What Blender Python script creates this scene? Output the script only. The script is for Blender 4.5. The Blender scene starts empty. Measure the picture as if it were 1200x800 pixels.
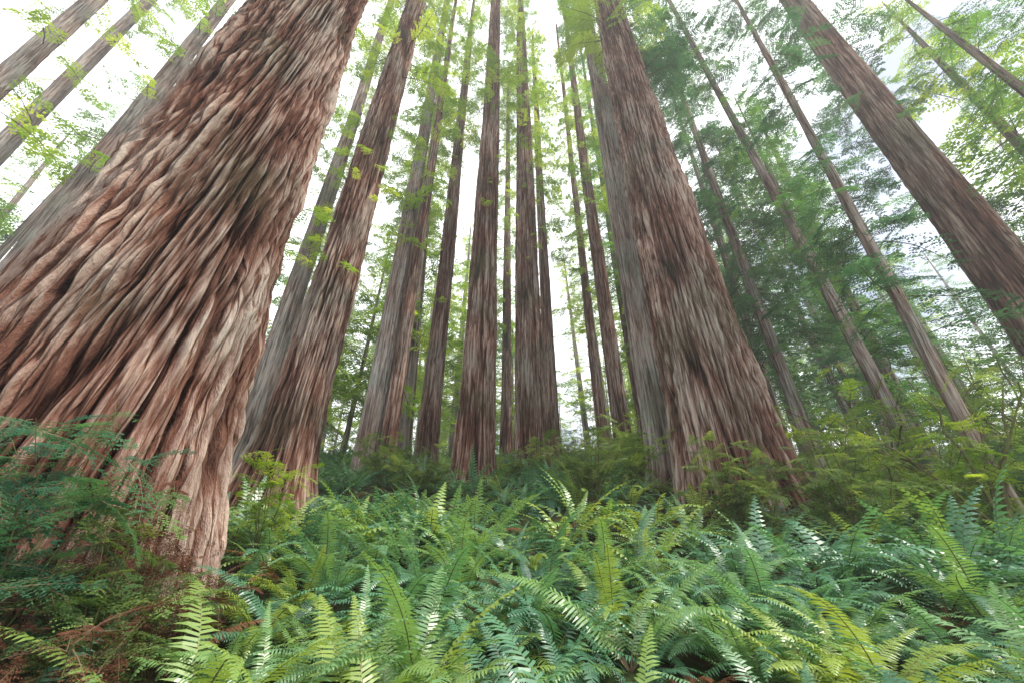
import bpy, math, random
import numpy as np
from mathutils import Vector, Matrix, Euler
random.seed(7); rng=np.random.default_rng(7)
sc=bpy.context.scene
C=bpy.context.scene.collection

# ---------------- noise ----------------
_p=np.random.default_rng(3).permutation(256); _p=np.concatenate([_p,_p,_p])
_g=np.random.default_rng(4).normal(size=(256,3)); _g/=np.linalg.norm(_g,axis=1)[:,None]
def pn(x,y,z):
    x,y,z=np.broadcast_arrays(np.asarray(x,float),np.asarray(y,float),np.asarray(z,float))
    xi=np.floor(x).astype(int);yi=np.floor(y).astype(int);zi=np.floor(z).astype(int)
    xf=x-xi;yf=y-yi;zf=z-zi
    f=lambda t:t*t*t*(t*(t*6-15)+10)
    u,v,w=f(xf),f(yf),f(zf)
    out=0
    for a in (0,1):
        wa=u if a else 1-u
        for b in (0,1):
            wb=v if b else 1-v
            for c in (0,1):
                wc=w if c else 1-w
                h=_p[_p[_p[(xi+a)&255]+((yi+b)&255)]+((zi+c)&255)]
                g=_g[h]
                out=out+wa*wb*wc*(g[...,0]*(xf-a)+g[...,1]*(yf-b)+g[...,2]*(zf-c))
    return out*1.5

def ground(x,y):
    x=np.asarray(x,float);y=np.asarray(y,float)
    s=0.255*np.log1p(np.exp((np.minimum(y,40)-3.0)*1.1))/1.1
    s=np.where((y-3)>30,0.255*(y-3),s)
    crest=12.0
    s=np.where(s>crest-3, crest-3+3*np.tanh((s-(crest-3))/3), s)
    n=pn(x*0.16,y*0.16,0.3)*0.55+pn(x*0.6,y*0.6,4.3)*0.14+pn(x*2,y*2,9.3)*0.04
    fade=np.clip((np.hypot(x,y)-1)/5,0,1)
    mound=0.45*np.exp(-((x+4.9)**2+(y-4.4)**2)/1.6)
    return s+n*fade+mound
def gz(x,y): return float(ground(x,y))

# ---------------- materials ----------------
def newmat(n):
    m=bpy.data.materials.new(n); m.use_nodes=True
    nt=m.node_tree; nt.nodes.clear(); return m,nt
def N(nt,t,**k):
    n=nt.nodes.new(t)
    for a,b in k.items(): setattr(n,a,b)
    return n
def ramp(nt,stops):
    r=N(nt,'ShaderNodeValToRGB'); e=r.color_ramp.elements
    e[0].position=stops[0][0]; e[0].color=(*stops[0][1],1)
    e[1].position=stops[-1][0]; e[1].color=(*stops[-1][1],1)
    for p,c in stops[1:-1]:
        k=e.new(p); k.color=(*c,1)
    return r
def leafmat(name,cols,trans=0.45,tcol=(1.3,1.25,0.5),rough=0.45,gloss=0.0):
    m,nt=newmat(name); L=nt.links
    oi=N(nt,'ShaderNodeObjectInfo')
    r=ramp(nt,[(0.05+0.9*i/(len(cols)-1),c) for i,c in enumerate(cols)]); L.new(oi.outputs['Random'],r.inputs[0])
    p=N(nt,'ShaderNodeBsdfDiffuse')
    L.new(r.outputs[0],p.inputs['Color']); out=p
    if trans>0:
        t=N(nt,'ShaderNodeBsdfTranslucent')
        mx=N(nt,'ShaderNodeVectorMath',operation='MULTIPLY'); mx.inputs[1].default_value=tcol; L.new(r.outputs[0],mx.inputs[0]); L.new(mx.outputs[0],t.inputs[0])
        ms=N(nt,'ShaderNodeMixShader'); ms.inputs[0].default_value=trans
        L.new(p.outputs[0],ms.inputs[1]); L.new(t.outputs[0],ms.inputs[2]); out=ms
    if gloss>0:
        gl=N(nt,'ShaderNodeBsdfGlossy'); gl.inputs['Roughness'].default_value=rough
        m3=N(nt,'ShaderNodeMixShader'); m3.inputs[0].default_value=gloss
        L.new(ms.outputs[0],m3.inputs[1]); L.new(gl.outputs[0],m3.inputs[2]); out=m3
    o=N(nt,'ShaderNodeOutputMaterial'); L.new(out.outputs[0],o.inputs[0]); return m
M_fern=leafmat('fern_leaf',[(0.055,0.17,0.10),(0.09,0.25,0.14),(0.13,0.31,0.17),(0.18,0.35,0.17),(0.19,0.36,0.10),(0.29,0.40,0.08)],0.38,(1.6,1.4,0.6),0.42,0.09)
M_dead=leafmat('dead_fern',[(0.16,0.07,0.04),(0.28,0.16,0.08)],0.3,(1.2,1,0.8))
M_redleaf=leafmat('redwood_leaf',[(0.05,0.14,0.06),(0.08,0.20,0.07),(0.15,0.30,0.09)],0.5,(1.8,1.7,0.7))
M_yel=leafmat('bright_leaf',[(0.11,0.22,0.04),(0.19,0.33,0.05),(0.33,0.45,0.08)],0.52,(1.8,1.6,0.6))
M_dark=leafmat('hemlock_leaf',[(0.035,0.11,0.07),(0.055,0.15,0.09),(0.10,0.22,0.11)],0.42,(1.8,1.7,0.9))
M_shrub=leafmat('shrub_leaf',[(0.07,0.13,0.05),(0.13,0.22,0.08),(0.26,0.36,0.13)],0.45,(1.7,1.5,0.6))
M_red=leafmat('dry_sprig',[(0.10,0.04,0.028),(0.18,0.08,0.05)],0.3,(1.2,1,0.8))

def barkmat(name,deep,mid,top,moss=0.0):
    m,nt=newmat(name); L=nt.links
    at=N(nt,'ShaderNodeAttribute',attribute_name='barkco'); ah=N(nt,'ShaderNodeAttribute',attribute_name='bh')
    mp=N(nt,'ShaderNodeMapping'); mp.inputs['Scale'].default_value=(26,26,2.0); L.new(at.outputs['Vector'],mp.inputs[0])
    n1=N(nt,'ShaderNodeTexNoise'); n1.inputs['Scale'].default_value=1; n1.inputs['Detail'].default_value=4; n1.inputs['Roughness'].default_value=0.82; L.new(mp.outputs[0],n1.inputs['Vector'])
    mp2=N(nt,'ShaderNodeMapping'); mp2.inputs['Scale'].default_value=(8.5,8.5,0.34); L.new(at.outputs['Vector'],mp2.inputs[0])
    n2=N(nt,'ShaderNodeTexNoise'); n2.inputs['Scale'].default_value=1; n2.inputs['Detail'].default_value=2; n2.inputs['Roughness'].default_value=0.6; L.new(mp2.outputs[0],n2.inputs['Vector'])
    c1=N(nt,'ShaderNodeMath',operation='SUBTRACT'); L.new(n2.outputs['Fac'],c1.inputs[0]); c1.inputs[1].default_value=0.5
    c2=N(nt,'ShaderNodeMath',operation='ABSOLUTE'); L.new(c1.outputs[0],c2.inputs[0])
    c3=N(nt,'ShaderNodeMapRange'); L.new(c2.outputs[0],c3.inputs[0]); c3.inputs[1].default_value=0.0; c3.inputs[2].default_value=0.045
    n3=N(nt,'ShaderNodeTexNoise'); n3.inputs['Scale'].default_value=0.45; n3.inputs['Detail'].default_value=2; L.new(at.outputs['Vector'],n3.inputs['Vector'])
    a=N(nt,'ShaderNodeMath',operation='MULTIPLY_ADD'); L.new(n1.outputs['Fac'],a.inputs[0]); a.inputs[1].default_value=1.1; L.new(ah.outputs['Fac'],a.inputs[2])
    a2=N(nt,'ShaderNodeMath',operation='MULTIPLY_ADD'); L.new(c3.outputs[0],a2.inputs[0]); a2.inputs[1].default_value=0.5; L.new(a.outputs[0],a2.inputs[2])
    sub=N(nt,'ShaderNodeMapRange'); L.new(a2.outputs[0],sub.inputs[0]); sub.inputs[1].default_value=1.1; sub.inputs[2].default_value=2.25
    r=ramp(nt,[(0.0,deep),(0.5,mid),(1.0,top)]); L.new(sub.outputs[0],r.inputs[0])
    hs=N(nt,'ShaderNodeMix',data_type='RGBA',blend_type='MIX'); L.new(r.outputs[0],hs.inputs[6]); 
    mul=N(nt,'ShaderNodeMix',data_type='RGBA',blend_type='MULTIPLY'); mul.inputs[0].default_value=1; L.new(r.outputs[0],mul.inputs[6]); mul.inputs[7].default_value=(0.76,0.92,0.98,1)
    L.new(mul.outputs[2],hs.inputs[7])
    mv=N(nt,'ShaderNodeMapRange'); L.new(n3.outputs['Fac'],mv.inputs[0]); mv.inputs[1].default_value=0.32; mv.inputs[2].default_value=0.62; L.new(mv.outputs[0],hs.inputs[0])
    ms=N(nt,'ShaderNodeMix',data_type='RGBA',blend_type='MIX'); L.new(hs.outputs[2],ms.inputs[6]); ms.inputs[7].default_value=(0.14,0.18,0.08,1)
    mr=N(nt,'ShaderNodeMapRange'); L.new(n3.outputs['Fac'],mr.inputs[0]); mr.inputs[1].default_value=0.54; mr.inputs[2].default_value=0.75; mr.inputs[4].default_value=moss
    L.new(mr.outputs[0],ms.inputs[0])
    p=N(nt,'ShaderNodeBsdfDiffuse'); L.new(ms.outputs[2],p.inputs['Color'])
    hh=N(nt,'ShaderNodeMath',operation='MULTIPLY_ADD'); L.new(c3.outputs[0],hh.inputs[0]); hh.inputs[1].default_value=0.35; L.new(n1.outputs['Fac'],hh.inputs[2])
    bp=N(nt,'ShaderNodeBump'); bp.inputs['Strength'].default_value=1.0; bp.inputs['Distance'].default_value=0.09; L.new(hh.outputs[0],bp.inputs['Height'])
    L.new(bp.outputs[0],p.inputs['Normal'])
    o=N(nt,'ShaderNodeOutputMaterial'); L.new(p.outputs[0],o.inputs[0]); return m
M_bark=barkmat('redwood_bark',(0.030,0.011,0.008),(0.20,0.090,0.062),(0.55,0.40,0.325),0.2)
M_bark2=barkmat('weathered_hazy_bark',(0.10,0.06,0.05),(0.34,0.235,0.19),(0.64,0.53,0.46),0.3)  # paler bark; on the left-hand trunks its paleness stands in for haze
def plain(name,c1,c2=None,scale=1,bump=0.3):
    m,nt=newmat(name); L=nt.links
    p=N(nt,'ShaderNodeBsdfDiffuse'); o=N(nt,'ShaderNodeOutputMaterial'); L.new(p.outputs[0],o.inputs[0])
    g=N(nt,'ShaderNodeNewGeometry'); n=N(nt,'ShaderNodeTexNoise'); n.inputs['Scale'].default_value=scale; n.inputs['Detail'].default_value=3
    L.new(g.outputs['Position'],n.inputs['Vector']); r=ramp(nt,[(0.35,c1),(0.65,c2 or c1)]); L.new(n.outputs['Fac'],r.inputs[0])
    L.new(r.outputs[0],p.inputs['Color'])
    if bump:
        b=N(nt,'ShaderNodeBump'); b.inputs['Strength'].default_value=bump; b.inputs['Distance'].default_value=0.05; L.new(n.outputs['Fac'],b.inputs['Height']); L.new(b.outputs[0],p.inputs['Normal'])
    return m
M_ground=plain('forest_floor',(0.04,0.03,0.018),(0.05,0.08,0.03),3.0,0.8)
M_twig=leafmat('twig',[(0.12,0.08,0.05),(0.18,0.14,0.09)],0.0,(1,1,1))
M_mossy=plain('mossy_branch',(0.11,0.085,0.05),(0.15,0.17,0.06),5)

# ---------------- mesh helpers ----------------
def mkmesh(name,V,F,mats,mi=None,smooth=False):
    me=bpy.data.meshes.new(name)
    me.from_pydata([tuple(v) for v in V],[],F)
    for m in mats: me.materials.append(m)
    if mi is not None: me.polygons.foreach_set('material_index',np.array(mi,dtype=np.int32))
    if smooth: me.polygons.foreach_set('use_smooth',np.ones(len(F),dtype=bool))
    me.update(); return me
def rawmesh(name,co,F,mat,attrs=None):
    me=bpy.data.meshes.new(name)
    me.vertices.add(len(co)); me.vertices.foreach_set('co',co.astype(np.float32).ravel())
    me.loops.add(F.size); me.loops.foreach_set('vertex_index',F.astype(np.int32).ravel())
    me.polygons.add(len(F)); me.polygons.foreach_set('loop_start',np.arange(0,F.size,4,dtype=np.int32))
    me.polygons.foreach_set('use_smooth',np.ones(len(F),dtype=bool))
    me.update(calc_edges=True)
    for k,(tp,arr) in (attrs or {}).items():
        at=me.attributes.new(k,tp,'POINT'); at.data.foreach_set('vector' if tp=='FLOAT_VECTOR' else 'value',arr.astype(np.float32).ravel())
    me.materials.append(mat); return me
def gridmesh(name,co,nr,nc,mat,wrap=True,attrs=None):
    i=np.arange(nr-1)[:,None]; j=np.arange(nc if wrap else nc-1)[None,:]
    a=i*nc+j; b=i*nc+(j+1)%nc; c=(i+1)*nc+(j+1)%nc; d=(i+1)*nc+j
    F=np.stack([a,b,c,d],-1).reshape(-1,4)
    return rawmesh(name,co,F,mat,attrs)

def trunk(name,x,y,prof,H,nt_,nz,seed,twist=0.0,depth=0.07,fr=2.4,lean=(0,0),mat=None,zp=1.4,flute=0.05):
    z=H*(np.linspace(0,1,nz)**zp)-0.6
    th=np.linspace(0,2*np.pi,nt_,endpoint=False)
    Z,T=np.meshgrid(z,th,indexing='ij')
    R=np.interp(Z,[p[0] for p in prof],[p[1] for p in prof])
    R0=np.interp(8,[p[0] for p in prof],[p[1] for p in prof])
    T2=T+twist*Z+0.05*pn(np.cos(T)*1.3+seed,np.sin(T)*1.3,Z*0.12)+(0.015/R0)*pn(np.cos(T)*4*R0+seed,np.sin(T)*4*R0,Z*0.5)
    cx,cy=np.cos(T2)*R0,np.sin(T2)*R0
    s=seed*7.3
    n0=pn(cx*0.9+s,cy*0.9,Z*0.03)
    n0b=pn(cx*1.3/R0+s,cy*1.3/R0,Z*0.03+5)
    base=np.exp(-np.clip(Z,0,None)/2.0)
    n1=pn(cx*fr+s,cy*fr,Z*0.11); n2=pn(cx*fr*2.1+s,cy*fr*2.1+9,Z*0.2); n3=pn(cx*fr*5,cy*fr*5+s,Z*0.6); n4=pn(cx*fr*10+3,cy*fr*10+s,Z*1.8)
    var=np.clip(0.6+1.4*pn(cx*1.1+40,cy*1.1,Z*0.25),0.15,1.2)
    sm=lambda t:1-(1-np.clip(t,0,1))**2
    h=0.60*sm(np.abs(n1)*6.0)+0.36*var*sm(np.abs(n2)*5.5)+0.38*n3+0.30*n4+0.2*pn(cx*2,cy*2,Z*0.5)
    topf=np.clip(R/R0,0.3,1)
    r=R*(1+flute*n0*2+(0.05+0.35*base)*n0b)+depth*(h-0.6)*topf
    X=r*np.cos(T)+lean[0]*Z+0.1*pn(Z*0.05,seed,0); Y=r*np.sin(T)+lean[1]*Z
    co=np.stack([X,Y,Z],-1).reshape(-1,3)
    bc=np.stack([cx+s,cy,Z],-1).reshape(-1,3)
    me=gridmesh(name,co,nz,nt_,mat or M_bark,True,{'barkco':('FLOAT_VECTOR',bc),'bh':('FLOAT',h.reshape(-1))})
    o=bpy.data.objects.new(name,me); o.location=(x,y,gz(x,y)-0.1)
    C.objects.link(o); return o

# ---- GN instancer ----
def make_group(coll):
    g=bpy.data.node_groups.new('scatter_'+coll.name,'GeometryNodeTree')
    g.interface.new_socket('Geometry',in_out='INPUT',socket_type='NodeSocketGeometry')
    g.interface.new_socket('Geometry',in_out='OUTPUT',socket_type='NodeSocketGeometry')
    n=g.nodes; gi=n.new('NodeGroupInput'); go=n.new('NodeGroupOutput')
    ip=n.new('GeometryNodeInstanceOnPoints'); ci=n.new('GeometryNodeCollectionInfo')
    ci.inputs['Collection'].default_value=coll; ci.inputs['Separate Children'].default_value=True; ci.inputs['Reset Children'].default_value=True
    def na(nm,tp):
        a=n.new('GeometryNodeInputNamedAttribute'); a.data_type=tp; a.inputs['Name'].default_value=nm; return a.outputs['Attribute']
    e=n.new('FunctionNodeEulerToRotation')
    L=g.links
    L.new(gi.outputs[0],ip.inputs['Points']); L.new(ci.outputs[0],ip.inputs['Instance'])
    ip.inputs['Pick Instance'].default_value=True
    L.new(na('idx','INT'),ip.inputs['Instance Index']); L.new(na('rot','FLOAT_VECTOR'),e.inputs[0]); L.new(e.outputs[0],ip.inputs['Rotation'])
    L.new(na('scl','FLOAT'),ip.inputs['Scale']); L.new(ip.outputs[0],go.inputs[0]); return g
_groups={}
def scatter(name,P,Rr,S,coll,parent=None):
    P=np.array(P,float).reshape(-1,3)
    if len(P)==0: return None
    me=bpy.data.meshes.new(name); me.vertices.add(len(P)); me.vertices.foreach_set('co',P.astype(np.float32).ravel())
    a=me.attributes.new('rot','FLOAT_VECTOR','POINT'); a.data.foreach_set('vector',np.array(Rr,np.float32).ravel())
    a=me.attributes.new('scl','FLOAT','POINT'); a.data.foreach_set('value',np.array(S,np.float32).ravel())
    a=me.attributes.new('idx','INT','POINT'); a.data.foreach_set('value',rng.integers(0,len(coll.objects),len(P)).astype(np.int32))
    me.update()
    o=bpy.data.objects.new(name,me); C.objects.link(o)
    if coll.name not in _groups: _groups[coll.name]=make_group(coll)
    md=o.modifiers.new('scatter','NODES'); md.node_group=_groups[coll.name]
    if parent: o.parent=parent
    return o
def protos(name,meshes):
    c=bpy.data.collections.new(name)
    for i,m in enumerate(meshes): c.objects.link(bpy.data.objects.new('%s_part_%d'%(name,i),m))
    return c

# ---- fern ----
def frond(V,F,MI,L_,az,up,curl,rs,npin=36,w=0.16):
    pts=[];p=Vector((0,0,0)); n=npin
    d0=Vector((math.cos(az),math.sin(az),0)); side=Vector((-math.sin(az),math.cos(az),0))
    sway=rs.uniform(-0.35,0.35)
    for i in range(n+1):
        t=i/n; a=up-curl*(t**1.3)
        dd=d0*math.cos(a)+Vector((0,0,1))*math.sin(a)+side*sway*t
        dd.normalize(); pts.append((p.copy(),dd.copy())); p=p+dd*(L_/n)
    for i in range(0,n):
        q,dd=pts[i]; t=i/n
        nrm=side.cross(dd); nrm.normalize()
        if nrm.z<0: nrm=-nrm
        if i%3==0 and i+3<=n:
            q2,_=pts[i+3]; rw=0.005*(1-t)+0.0015; b=len(V)
            V+= [q-side*rw,q+side*rw,q2+side*rw*0.9,q2-side*rw*0.9]; F.append((b,b+1,b+2,b+3)); MI.append(1)
        if t<0.12: continue
        tt=(t-0.12)/0.88
        ln=w*L_*min(1,0.55+tt*2.2)*(1-tt**2.2)*0.95+0.008
        pw=L_/n*0.45
        for s in (-1,1):
            if rs.random()<0.03: continue
            fw=0.25+0.35*tt+rs.uniform(-.08,.08); dr=rs.uniform(-0.28,0.05)
            D=(side*s+dd*fw+nrm*dr).normalized()
            W=(dd-D*dd.dot(D)).normalized()
            o=q+dd*(0.5*L_/n if s>0 else 0); b=len(V)
            tip=o+D*ln-nrm*ln*0.18
            V+=[o-W*pw*0.5,o+W*pw*0.9,o+D*ln*0.55+W*pw*0.75,tip,o+D*ln*0.55-W*pw*0.6]
            F.append((b,b+1,b+2,b+4)); MI.append(0); F.append((b+4,b+2,b+3)); MI.append(0)
def fern_mesh(seed,mat,nf=16,npin=36,spread=1.0):
    rs=random.Random(seed); V=[];F=[];MI=[]
    for k in range(nf):
        az=2*math.pi*k/nf*1.618*2+rs.uniform(-.3,.3)
        frond(V,F,MI,rs.uniform(0.7,1.25),az,rs.uniform(0.3,1.25)*spread,rs.uniform(0.6,1.8),rs,npin,rs.uniform(.09,.13))
    return mkmesh('fern_%d'%seed,V,F,[mat,M_twig],MI)
c_fern=protos('ferns',[fern_mesh(i,M_fern,nf=rs_,npin=42) for i,rs_ in zip(range(6),(16,19,15,20,17,18))])
c_fernfar=protos('fernsfar',[fern_mesh(i+20,M_fern,nf=rs_,npin=18) for i,rs_ in zip(range(4),(13,15,12,14))])
c_dead=protos('deadferns',[fern_mesh(50+i,M_dead,nf=7,spread=0.7) for i in range(2)])

# ---- conifer branch spray (unit length along +X) ----
def spray(seed,mat,nlat=13,leafn=7,lw=0.016,ll=0.055,droop=0.35,wid=0.34):
    rs=random.Random(seed); V=[];F=[];MI=[]
    def axis(t): return Vector((t,0.05*math.sin(t*4+seed),-droop*t*t))
    for i in range(4):
        a=axis(i/4);b=axis((i+1)/4); r1=0.007*(1-i/4)+0.0015; k=len(V)
        V+=[a+Vector((0,r1,0)),a+Vector((0,-r1,0)),a+Vector((0,0,r1)),b+Vector((0,r1,0)),b+Vector((0,-r1,0)),b+Vector((0,0,r1))]
        F+=[(k,k+1,k+4,k+3),(k+1,k+2,k+5,k+4),(k+2,k,k+3,k+5)]; MI+=[1,1,1]
    for i in range(nlat):
        t=0.15+0.85*(i+rs.random()*0.6)/nlat
        for s in (-1,1):
            if rs.random()<0.12: continue
            o=axis(min(t,1)); L=wid*(1-abs(t-0.35)*1.1)*rs.uniform(0.6,1.15)
            if L<0.05: L=0.05
            d=Vector((0.65+rs.uniform(-.2,.2),s,rs.uniform(-.45,.15))).normalized()
            for j in range(leafn):
                u=(j+0.5)/leafn; q=o+d*L*u+Vector((0,0,-0.25*L*u*u))
                for s2 in (-1,1):
                    pd=Vector((-d.y,d.x,0)).normalized()*s2
                    ld=(d*0.7+pd+Vector((0,0,rs.uniform(-.6,.3)))).normalized()
                    wv=ld.cross(Vector((rs.uniform(-.5,.5),rs.uniform(-.5,.5),1))).normalized()
                    l=ll*rs.uniform(.6,1.3)*(1-0.4*u); k=len(V)
                    V+=[q,q+ld*l*0.5+wv*lw,q+ld*l,q+ld*l*0.5-wv*lw]; F.append((k,k+1,k+2,k+3)); MI.append(0)
    return mkmesh('spray_%d'%seed,V,F,[mat,M_twig],MI)
c_red=protos('redfoliage',[spray(i,M_redleaf,13,8,.012,.048) for i in range(4)])
c_yel=protos('yelfoliage',[spray(10+i,M_yel,13,8,.012,.048) for i in range(4)])
c_dark=protos('darkfoliage',[spray(20+i,M_dark,14,8,0.013,0.05,0.45) for i in range(4)])
c_redF=protos('farred',[spray(60+i,M_redleaf,9,5,0.02,0.072) for i in range(4)])
c_yelF=protos('faryel',[spray(70+i,M_yel,9,5,0.02,0.072) for i in range(4)])
c_darkF=protos('fardark',[spray(80+i,M_dark,9,5,0.02,0.072,0.45) for i in range(4)])
c_shrub=protos('shrubfoliage',[spray(30+i,M_shrub,11,6,0.022,0.06,0.2,0.4) for i in range(4)])
c_dry=protos('dryfoliage',[spray(40+i,M_red,9,5,0.012,0.05,0.5,0.3) for i in range(2)])

def foliage(parent,prof,zr,count,lr,coll,az=None,lean=(0,0),name='foliage',pitch=(-0.35,0.5),pw=1.0):
    P=[];R=[];S=[]
    for i in range(count):
        z=zr[0]+(zr[1]-zr[0])*random.random()**pw
        a=random.uniform(*az) if az else random.uniform(0,2*math.pi)
        rr=np.interp(z,[p[0] for p in prof],[p[1] for p in prof])*0.9
        P.append((rr*math.cos(a)+lean[0]*z,rr*math.sin(a)+lean[1]*z,z))
        R.append((random.uniform(-.4,.4),-random.uniform(*pitch)+0.1,a)); S.append(random.uniform(*lr)*(1-0.35*(z-zr[0])/(zr[1]-zr[0]+.1)))
        if random.random()<0.7:
            k=S[-1]*random.uniform(.25,.5); q=P[-1]
            P.append((q[0]+k*math.cos(a),q[1]+k*math.sin(a),q[2]-k*0.1)); R.append((random.uniform(-.6,.6),random.uniform(0,.5),a+random.choice((-1,1))*random.uniform(.4,.9))); S.append(S[-1]*0.65)
    return scatter(name,P,R,S,coll,parent)

# ---------------- ground ----------------
def axis_(n,lim,p=2.2):
    t=np.linspace(-1,1,n); return np.sign(t)*(np.abs(t)**p)*lim
gx=axis_(420,260); gy=axis_(420,260)+6
Y,X=np.meshgrid(gy,gx,indexing='ij')
co=np.stack([X,Y,ground(X,Y)],-1).reshape(-1,3)
o=bpy.data.objects.new('ground',gridmesh('ground',co,420,420,M_ground,False)); C.objects.link(o)

# ---------------- hero redwoods ----------------
hero=[]
def redwood(x,y,R,H=68,flare=1.35,nt_=150,nz=220,seed=1,twist=0.0,depth=0.07,fr=3.0,fol=None,mat=None,lean=(0,0),prof=None,name='redwood_tree'):
    prof=prof or [(-1,R*flare*1.1),(0,R*flare),(0.8,R*(1+(flare-1)*.6)),(2,R*(1+(flare-1)*.3)),(4.5,R*1.05),(9,R),(30,R*.78),(50,R*.58),(H-1,0.12)]
    o=trunk(name,x,y,prof,H,nt_,nz,seed,twist,depth,fr,lean,mat)
    hero.append((x,y,prof[1][1]))
    for (zr,cnt,lr,coll,*az) in (fol or []):
        foliage(o,prof,zr,cnt,lr,coll,az[0] if az else None,lean)
    return o
redwood(-6.9,6.2,1.5,H=58,nt_=1100,nz=1000,seed=1,twist=-0.05,depth=0.31,fr=2.7,
  prof=[(-1,2.7),(0,2.3),(1,2.08),(2.2,1.9),(4,1.74),(6,1.58),(9.5,1.44),(18.5,1.22),(35,0.95),(57,0.1)],
  fol=[((30,56),40,(2.5,4),c_red)])
redwood(-7.6,12.9,0.8,nt_=320,nz=560,seed=2,twist=-0.02,depth=0.16,flare=1.75,lean=(0.012,0),fol=[((24,66),110,(2,3.8),c_yel),((9,17),18,(0.9,1.9),c_yel),((17,26),14,(1,2.2),c_yel)])
redwood(-1.75,18.6,0.82,nt_=240,nz=460,seed=3,twist=0.01,depth=0.13,flare=1.35,fol=[((27,66),95,(1.3,3.0),c_yel),((12,30),16,(.6,1.3),c_yel)])
redwood(-5.35,24,0.62,nt_=150,seed=4,flare=1.5,fol=[((28,66),90,(1.5,3.4),c_yelF),((12,30),16,(.6,1.4),c_yelF)],depth=.09)
redwood(1.1,22,0.88,nt_=220,nz=400,seed=5,fol=[((25,66),95,(1.5,3.4),c_yelF),((12,28),16,(.6,1.4),c_yel)],depth=.13)
redwood(3.25,30,0.55,nt_=90,seed=6,fol=[((20,66),110,(1.5,3.8),c_yelF)])
redwood(-0.6,36,0.5,nt_=70,seed=7,fol=[((12,66),120,(1.5,3.8),c_yelF)])
redwood(7.65,13.8,1.5,nt_=600,nz=760,seed=8,twist=0.006,depth=0.25,fr=2.6,
  prof=[(-1,2.1),(0,1.9),(1,1.78),(2.5,1.66),(5,1.56),(10,1.44),(18,1.26),(26,1.1),(35,0.95),(50,.75),(67,.12)],
  fol=[((30,66),100,(2.5,4.0),c_yel),((24,60),70,(2.5,4.2),c_dark,(-1.2,1.2))])
redwood(7.3,17.8,0.85,nt_=180,nz=300,seed=9,mat=M_bark2,fol=[((36,66),60,(2,3.5),c_red)],depth=.09)
redwood(-8.3,22,0.66,nt_=120,seed=10,fol=[((20,66),95,(1.5,3.2),c_yelF)],mat=M_bark2)
redwood(-7.0,21.5,0.40,nt_=90,seed=11,fol=[((16,60),75,(1.2,2.8),c_yelF)])
redwood(-14,20,0.6,nt_=120,seed=12,mat=M_bark2,fol=[((14,66),100,(1.5,3.6),c_yelF)])  # bark lightened here in place of thicker haze
redwood(7.2,24.5,0.55,nt_=90,seed=13,fol=[((20,60),85,(1.2,3.2),c_yelF)])
redwood(7.0,29,0.38,nt_=60,seed=14,fol=[((13,55),95,(1.2,3.4),c_yelF)])
redwood(10.2,26,0.42,nt_=70,seed=15,fol=[((14,60),100,(1.5,3.4),c_redF)])
redwood(11.3,32,0.45,nt_=70,seed=16,fol=[((12,60),110,(1.5,3.6),c_redF)])
redwood(22.4,13.6,0.95,nt_=200,nz=360,seed=17,depth=.12,fol=[((22,66),80,(2,4.5),c_dark),((8,24),26,(1.5,3.6),c_dark)])
redwood(15.6,14.8,0.24,nt_=80,seed=18,mat=M_bark2,fol=[((10,44),85,(1.2,3.0),c_red)],H=50,depth=.03,lean=(-0.03,0.02))
redwood(-25.7,15.5,0.62,nt_=90,seed=19,mat=M_bark2,fol=[((18,66),40,(2,4),c_yelF)])  # haze put into the bark colour, on this and the next two
redwood(-27.8,11.4,0.5,nt_=80,seed=20,mat=M_bark2,fol=[((20,66),40,(2,4),c_yelF)])
redwood(-36,17,0.6,nt_=80,seed=21,mat=M_bark2,fol=[((18,66),40,(2,4),c_yelF)])
# hemlocks
redwood(12.4,10.2,0.2,H=36,flare=1.2,nt_=70,seed=22,depth=.03,mat=M_bark2,lean=(0.035,0.0),name='hemlock_tree',
   prof=[(-1,.28),(0,.25),(3,.19),(20,.14),(35,.03)],fol=[((5,36),100,(1.2,3.0),c_dark)])
redwood(15.5,19.8,0.45,H=46,nt_=60,seed=23,depth=.03,mat=M_bark2,name='hemlock_tree',prof=[(-1,.45),(0,.38),(3,.32),(30,.22),(45,.04)],fol=[((7,45),200,(2.0,4.0),c_dark)])
redwood(26,24,0.45,H=38,nt_=50,seed=24,depth=.03,mat=M_bark2,name='hemlock_tree',prof=[(-1,.45),(0,.4),(3,.35),(30,.2),(37,.04)],fol=[((4,37),140,(2.0,4.4),c_darkF)])
redwood(22,8.5,0.3,H=28,nt_=40,seed=25,depth=.02,mat=M_bark2,lean=(-0.05,0.02),name='hemlock_tree',prof=[(-1,.26),(0,.22),(3,.18),(20,.13),(27,.04)],fol=[((5,27),70,(1.8,3.6),c_red)])
redwood(20.5,20,0.3,H=34,nt_=40,seed=26,depth=.02,mat=M_bark2,name='hemlock_tree',prof=[(-1,.3),(0,.26),(3,.22),(20,.15),(33,.04)],fol=[((3,33),130,(1.8,4.0),c_redF)])

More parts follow.
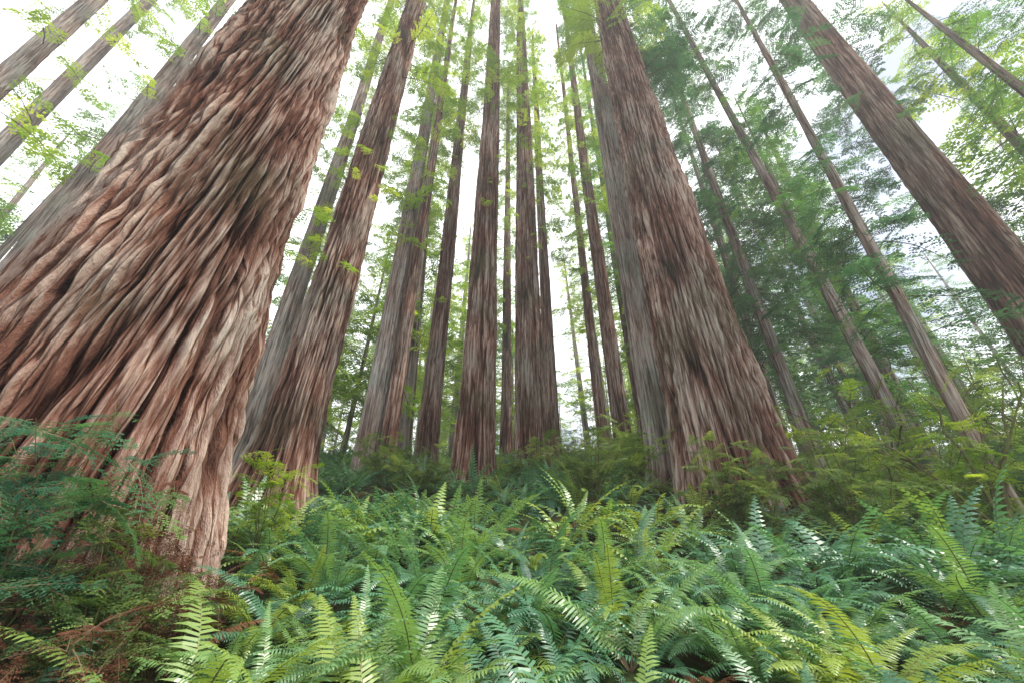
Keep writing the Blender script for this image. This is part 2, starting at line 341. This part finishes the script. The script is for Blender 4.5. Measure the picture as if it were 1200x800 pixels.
# ---------------- distant forest (one mass) ----------------
def distant():
    bc=[];bh=[];off=0;cos_=[];faces=[]
    P={'r':[[],[],[]],'y':[[],[],[]],'d':[[],[],[]]}
    placed=[];tries=0
    while len(placed)<125 and tries<5000:
        tries+=1
        az=random.uniform(-76,76); d=30+70*random.random()**0.9
        x=d*math.sin(math.radians(az)); y=d*math.cos(math.radians(az))
        if any((x-a)**2+(y-b)**2<12 for a,b in placed) or any((x-h[0])**2+(y-h[1])**2<16 for h in hero): continue
        if az<-35 and random.random()<0.35: continue
        placed.append((x,y))
        H=random.uniform(18,56); R=0.12+H/72*random.uniform(.2,.75); n=28; m=26
        z=np.linspace(-1,H,m); th=np.linspace(0,2*np.pi,n,endpoint=False)
        Z,T=np.meshgrid(z,th,indexing='ij'); s=len(placed)*3.1
        h=np.clip(np.abs(pn(np.cos(T)*3+s,np.sin(T)*3,Z*.1))*3,0,1)
        r=R*(1-Z/(H+1))**0.6*(1+0.3*np.exp(-np.clip(Z,0,None)/1.5))*(1+.06*h)
        lx,ly=random.uniform(-.035,.035),random.uniform(-.035,.035)
        g0=gz(x,y)
        cos_.append(np.stack([x+r*np.cos(T)+lx*Z,y+r*np.sin(T)+ly*Z,g0+Z],-1).reshape(-1,3))
        bc.append(np.stack([np.cos(T)*R+s,np.sin(T)*R,Z],-1).reshape(-1,3)); bh.append(h.reshape(-1))
        i=np.arange(m-1)[:,None]; j=np.arange(n)[None,:]
        faces.append((np.stack([i*n+j,i*n+(j+1)%n,(i+1)*n+(j+1)%n,(i+1)*n+j],-1).reshape(-1,4))+off); off+=n*m
        k='y' if abs(az)<28 and random.random()<.85 else random.choice('yyyr' if az<-28 else 'rryyd')
        zb=H*random.uniform(0.03,0.3)
        for q in range(int((55+H*1.4)*(0.65 if az<-30 else 1))):
            zz=zb+(H-zb)*random.random(); a=random.uniform(0,2*math.pi); ln=random.uniform(2.5,5.5)*(1-0.6*(zz-zb)/(H-zb))
            P[k][0].append((x+lx*zz,y+ly*zz,g0+zz)); P[k][1].append((random.uniform(-.5,.5),random.uniform(-.4,.35),a)); P[k][2].append(ln*1.15)
    me=rawmesh('distant_redwood_forest',np.concatenate(cos_),np.concatenate(faces),M_bark2,{'barkco':('FLOAT_VECTOR',np.concatenate(bc)),'bh':('FLOAT',np.concatenate(bh))})
    o=bpy.data.objects.new('distant_redwood_forest',me); C.objects.link(o)
    for k,c in (('r',c_redF),('y',c_yelF),('d',c_darkF)):
        scatter('foliage_'+c.name,*P[k],c,o)
distant()

# ---------------- ferns ----------------
lists={'n':([],[],[]),'f':([],[],[]),'d':([],[],[])}
def clear(x,y,m=0.2):
    return all((x-h[0])**2+(y-h[1])**2>(h[2]+m)**2 for h in hero)
yy=1.0
while yy<36:
    st=0.7 if yy<10 else 0.95
    w=yy*1.7+3.5; xx=-w
    while xx<w:
        x=xx+random.uniform(-.45,.45)*st; y=yy+random.uniform(-.45,.45)*st; xx+=st*1.1
        d=math.hypot(x,y)
        if d<1.9 or not clear(x,y): continue
        k='n' if d<9 else 'f'
        if random.random()<(0.5 if (x<-2.8 and y<5) else 0.09): k='d'
        l=lists[k]
        l[0].append((x,y,gz(x,y)-0.03)); l[1].append((random.uniform(-.3,.3),random.uniform(-.3,.3),random.uniform(0,6.28)))
        l[2].append(random.uniform(0.85,1.7)*(0.88 if d<3 else 1)*(0.7 if k=='d' else 1))
    yy+=st
scatter('sword_ferns',*lists['n'],c_fern)
scatter('sword_ferns',*lists['f'],c_fernfar)
scatter('dead_ferns',*lists['d'],c_dead)

# ---------------- shrubs ----------------
def tube(V,F,pts,radii,n=6):
    base=len(V)
    for i,p in enumerate(pts):
        d=(pts[min(i+1,len(pts)-1)]-pts[max(i-1,0)]).normalized()
        a=d.orthogonal().normalized(); b=d.cross(a)
        for k in range(n):
            t=2*math.pi*k/n; V.append(p+(a*math.cos(t)+b*math.sin(t))*radii[i])
    for i in range(len(pts)-1):
        for k in range(n):
            F.append((base+i*n+k,base+i*n+(k+1)%n,base+(i+1)*n+(k+1)%n,base+(i+1)*n+k))
def shrub(name,x,y,r,h,coll,nst=16,per=12,sl=(0.35,0.7),seed=1,rad=0.02):
    rs=random.Random(seed); V=[];F=[];P=[];R=[];S=[]
    for k in range(nst):
        az=rs.uniform(0,6.28); reach=r*rs.uniform(.3,1.0); hh=h*rs.uniform(.45,1.15)*(1-0.25*reach/r)
        pts=[]; n=7; jx=rs.uniform(-.25,.25); 
        for i in range(n+1):
            t=i/n; pts.append(Vector((math.cos(az+jx*t*3)*reach*t**1.1+rs.uniform(-.06,.06)*r*t,math.sin(az+jx*t*3)*reach*t**1.1+rs.uniform(-.06,.06)*r*t,hh*(t**0.75)+rs.uniform(-.05,.05)*h*t-0.1)))
        tube(V,F,pts,[rad*(1-.8*i/n) for i in range(n+1)],5)
        for q in range(per):
            t=rs.uniform(.25,1); i=min(int(t*n),n-1); p=pts[i].lerp(pts[i+1],t*n-i)
            P.append(tuple(p)); R.append((rs.uniform(-.6,.6),rs.uniform(-.8,.45),rs.uniform(0,6.28))); S.append(rs.uniform(*sl))
    o=bpy.data.objects.new(name,mkmesh(name,V,F,[M_mossy],smooth=True)); o.location=(x,y,gz(x,y)); C.objects.link(o)
    scatter('leaves',P,R,S,coll,o); return o
shrub('huckleberry_bush',2.4,12,2.0,3.2,c_shrub,24,11,(.3,.65),1)
shrub('huckleberry_bush',5.4,10,1.5,3.2,c_shrub,24,11,(.3,.6),2)
shrub('huckleberry_bush',7.6,9.3,1.8,3.2,c_shrub,26,11,(.3,.65),3)
shrub('huckleberry_bush',10.5,10,1.9,2.8,c_yel,22,11,(.4,.8),4)
shrub('huckleberry_bush',14.2,11.0,2.4,3.4,c_dark,22,11,(.5,1.0),5)
shrub('huckleberry_bush',-3.4,15,1.6,1.6,c_shrub,18,11,(.3,.6),6)
shrub('huckleberry_bush',4.6,15.5,1.8,3.2,c_yel,20,10,(.4,.8),7)
shrub('huckleberry_bush',-5.6,17,1.6,2.2,c_shrub,18,11,(.4,.8),8)
shrub('huckleberry_bush',0.2,17.5,1.3,2.0,c_shrub,16,10,(.3,.7),20)
shrub('huckleberry_bush',-6.6,20,1.8,2.6,c_yel,16,10,(.4,.8),21)
shrub('huckleberry_bush',2.9,20,1.8,2.8,c_shrub,18,10,(.4,.8),22)
shrub('huckleberry_bush',-2.8,22,1.7,2.4,c_yel,16,10,(.4,.8),23)
shrub('huckleberry_bush',6.8,21,2.0,3.2,c_shrub,18,10,(.4,.8),24)
shrub('redwood_sapling',-4.75,8.0,0.7,2.4,c_yel,12,10,(.3,.6),9,.012)
shrub('redwood_sapling',-4.35,3.8,1.1,2.9,c_dark,18,11,(.35,.75),10,.012)
shrub('redwood_sapling',-3.7,4.1,0.8,2.0,c_shrub,14,10,(.3,.55),18,.012)
shrub('dry_bush',-3.9,3.1,0.9,1.3,c_dry,14,10,(.3,.6),11,.01)
shrub('dry_bush',-4.2,4.7,0.8,1.7,c_dry,18,11,(.3,.6),12,.01)
shrub('dry_bush',-5.4,3.7,0.9,1.8,c_dry,16,10,(.3,.6),15,.01)
shrub('dry_bush',-3.3,3.5,0.8,1.2,c_dry,14,10,(.3,.5),16,.01)
shrub('dry_bush',-3.7,5.0,0.7,1.3,c_dry,14,10,(.3,.5),19,.01)
shrub('vine_maple',10.8,9.2,3.0,4.6,c_yel,12,7,(.5,1.0),13,.05)
shrub('vine_maple',13.5,14,3.5,6.0,c_yel,14,9,(.7,1.4),14,.06)
shrub('vine_maple',17,12,3.2,6.0,c_shrub,14,9,(.7,1.4),17,.05)

# ---------------- mist ----------------
bpy.ops.mesh.primitive_cube_add(size=1,location=(0,40,17)); mist=bpy.context.object; mist.name='mist'; mist.scale=(260,180,60)
m,nt=newmat('mist'); vs=N(nt,'ShaderNodeVolumeScatter'); vs.inputs['Density'].default_value=0.0028; vs.inputs['Anisotropy'].default_value=0.3
oo=N(nt,'ShaderNodeOutputMaterial'); nt.links.new(vs.outputs[0],oo.inputs['Volume']); mist.data.materials.append(m)

# ---------------- camera, light ----------------
cam=bpy.data.cameras.new('camera'); co_=bpy.data.objects.new('camera',cam); C.objects.link(co_)
cam.lens=13.2; cam.sensor_width=36; cam.clip_end=1000; cam.clip_start=0.05
co_.location=(0,0,1.7); co_.rotation_euler=(math.radians(118),0,0); sc.camera=co_
EL,AZ=52,100   # azimuth clockwise from +Y
w=bpy.data.worlds.new('World'); sc.world=w; w.use_nodes=True; nt=w.node_tree
sky=nt.nodes.new('ShaderNodeTexSky'); sky.sky_type='NISHITA'; sky.sun_disc=False
sky.sun_elevation=math.radians(EL); sky.sun_rotation=math.radians(AZ); sky.dust_density=1.0
tc=N(nt,'ShaderNodeTexCoord'); cn=N(nt,'ShaderNodeTexNoise'); cn.inputs['Scale'].default_value=2.2; cn.inputs['Detail'].default_value=4
nt.links.new(tc.outputs['Generated'],cn.inputs['Vector'])
cr=ramp(nt,[(0.36,(0.2,)*3),(0.50,(1,1,1))]); nt.links.new(cn.outputs['Fac'],cr.inputs[0])
mx=N(nt,'ShaderNodeMix',data_type='RGBA'); nt.links.new(cr.outputs[0],mx.inputs[0]); nt.links.new(sky.outputs[0],mx.inputs[6]); mx.inputs[7].default_value=(14.0,14.3,14.8,1)
bg=nt.nodes['Background']; bg.inputs[1].default_value=0.15; nt.links.new(mx.outputs[2],bg.inputs[0])
sl=bpy.data.lights.new('sun','SUN'); sl.energy=5; sl.angle=math.radians(0.5); sl.color=(1,0.94,0.83)
so=bpy.data.objects.new('sun',sl); C.objects.link(so)
d=Vector((math.sin(math.radians(AZ))*math.cos(math.radians(EL)),math.cos(math.radians(AZ))*math.cos(math.radians(EL)),math.sin(math.radians(EL))))
so.rotation_euler=d.to_track_quat('Z','Y').to_euler()
sc.view_settings.view_transform='Standard'; sc.view_settings.look='None'; sc.view_settings.exposure=0
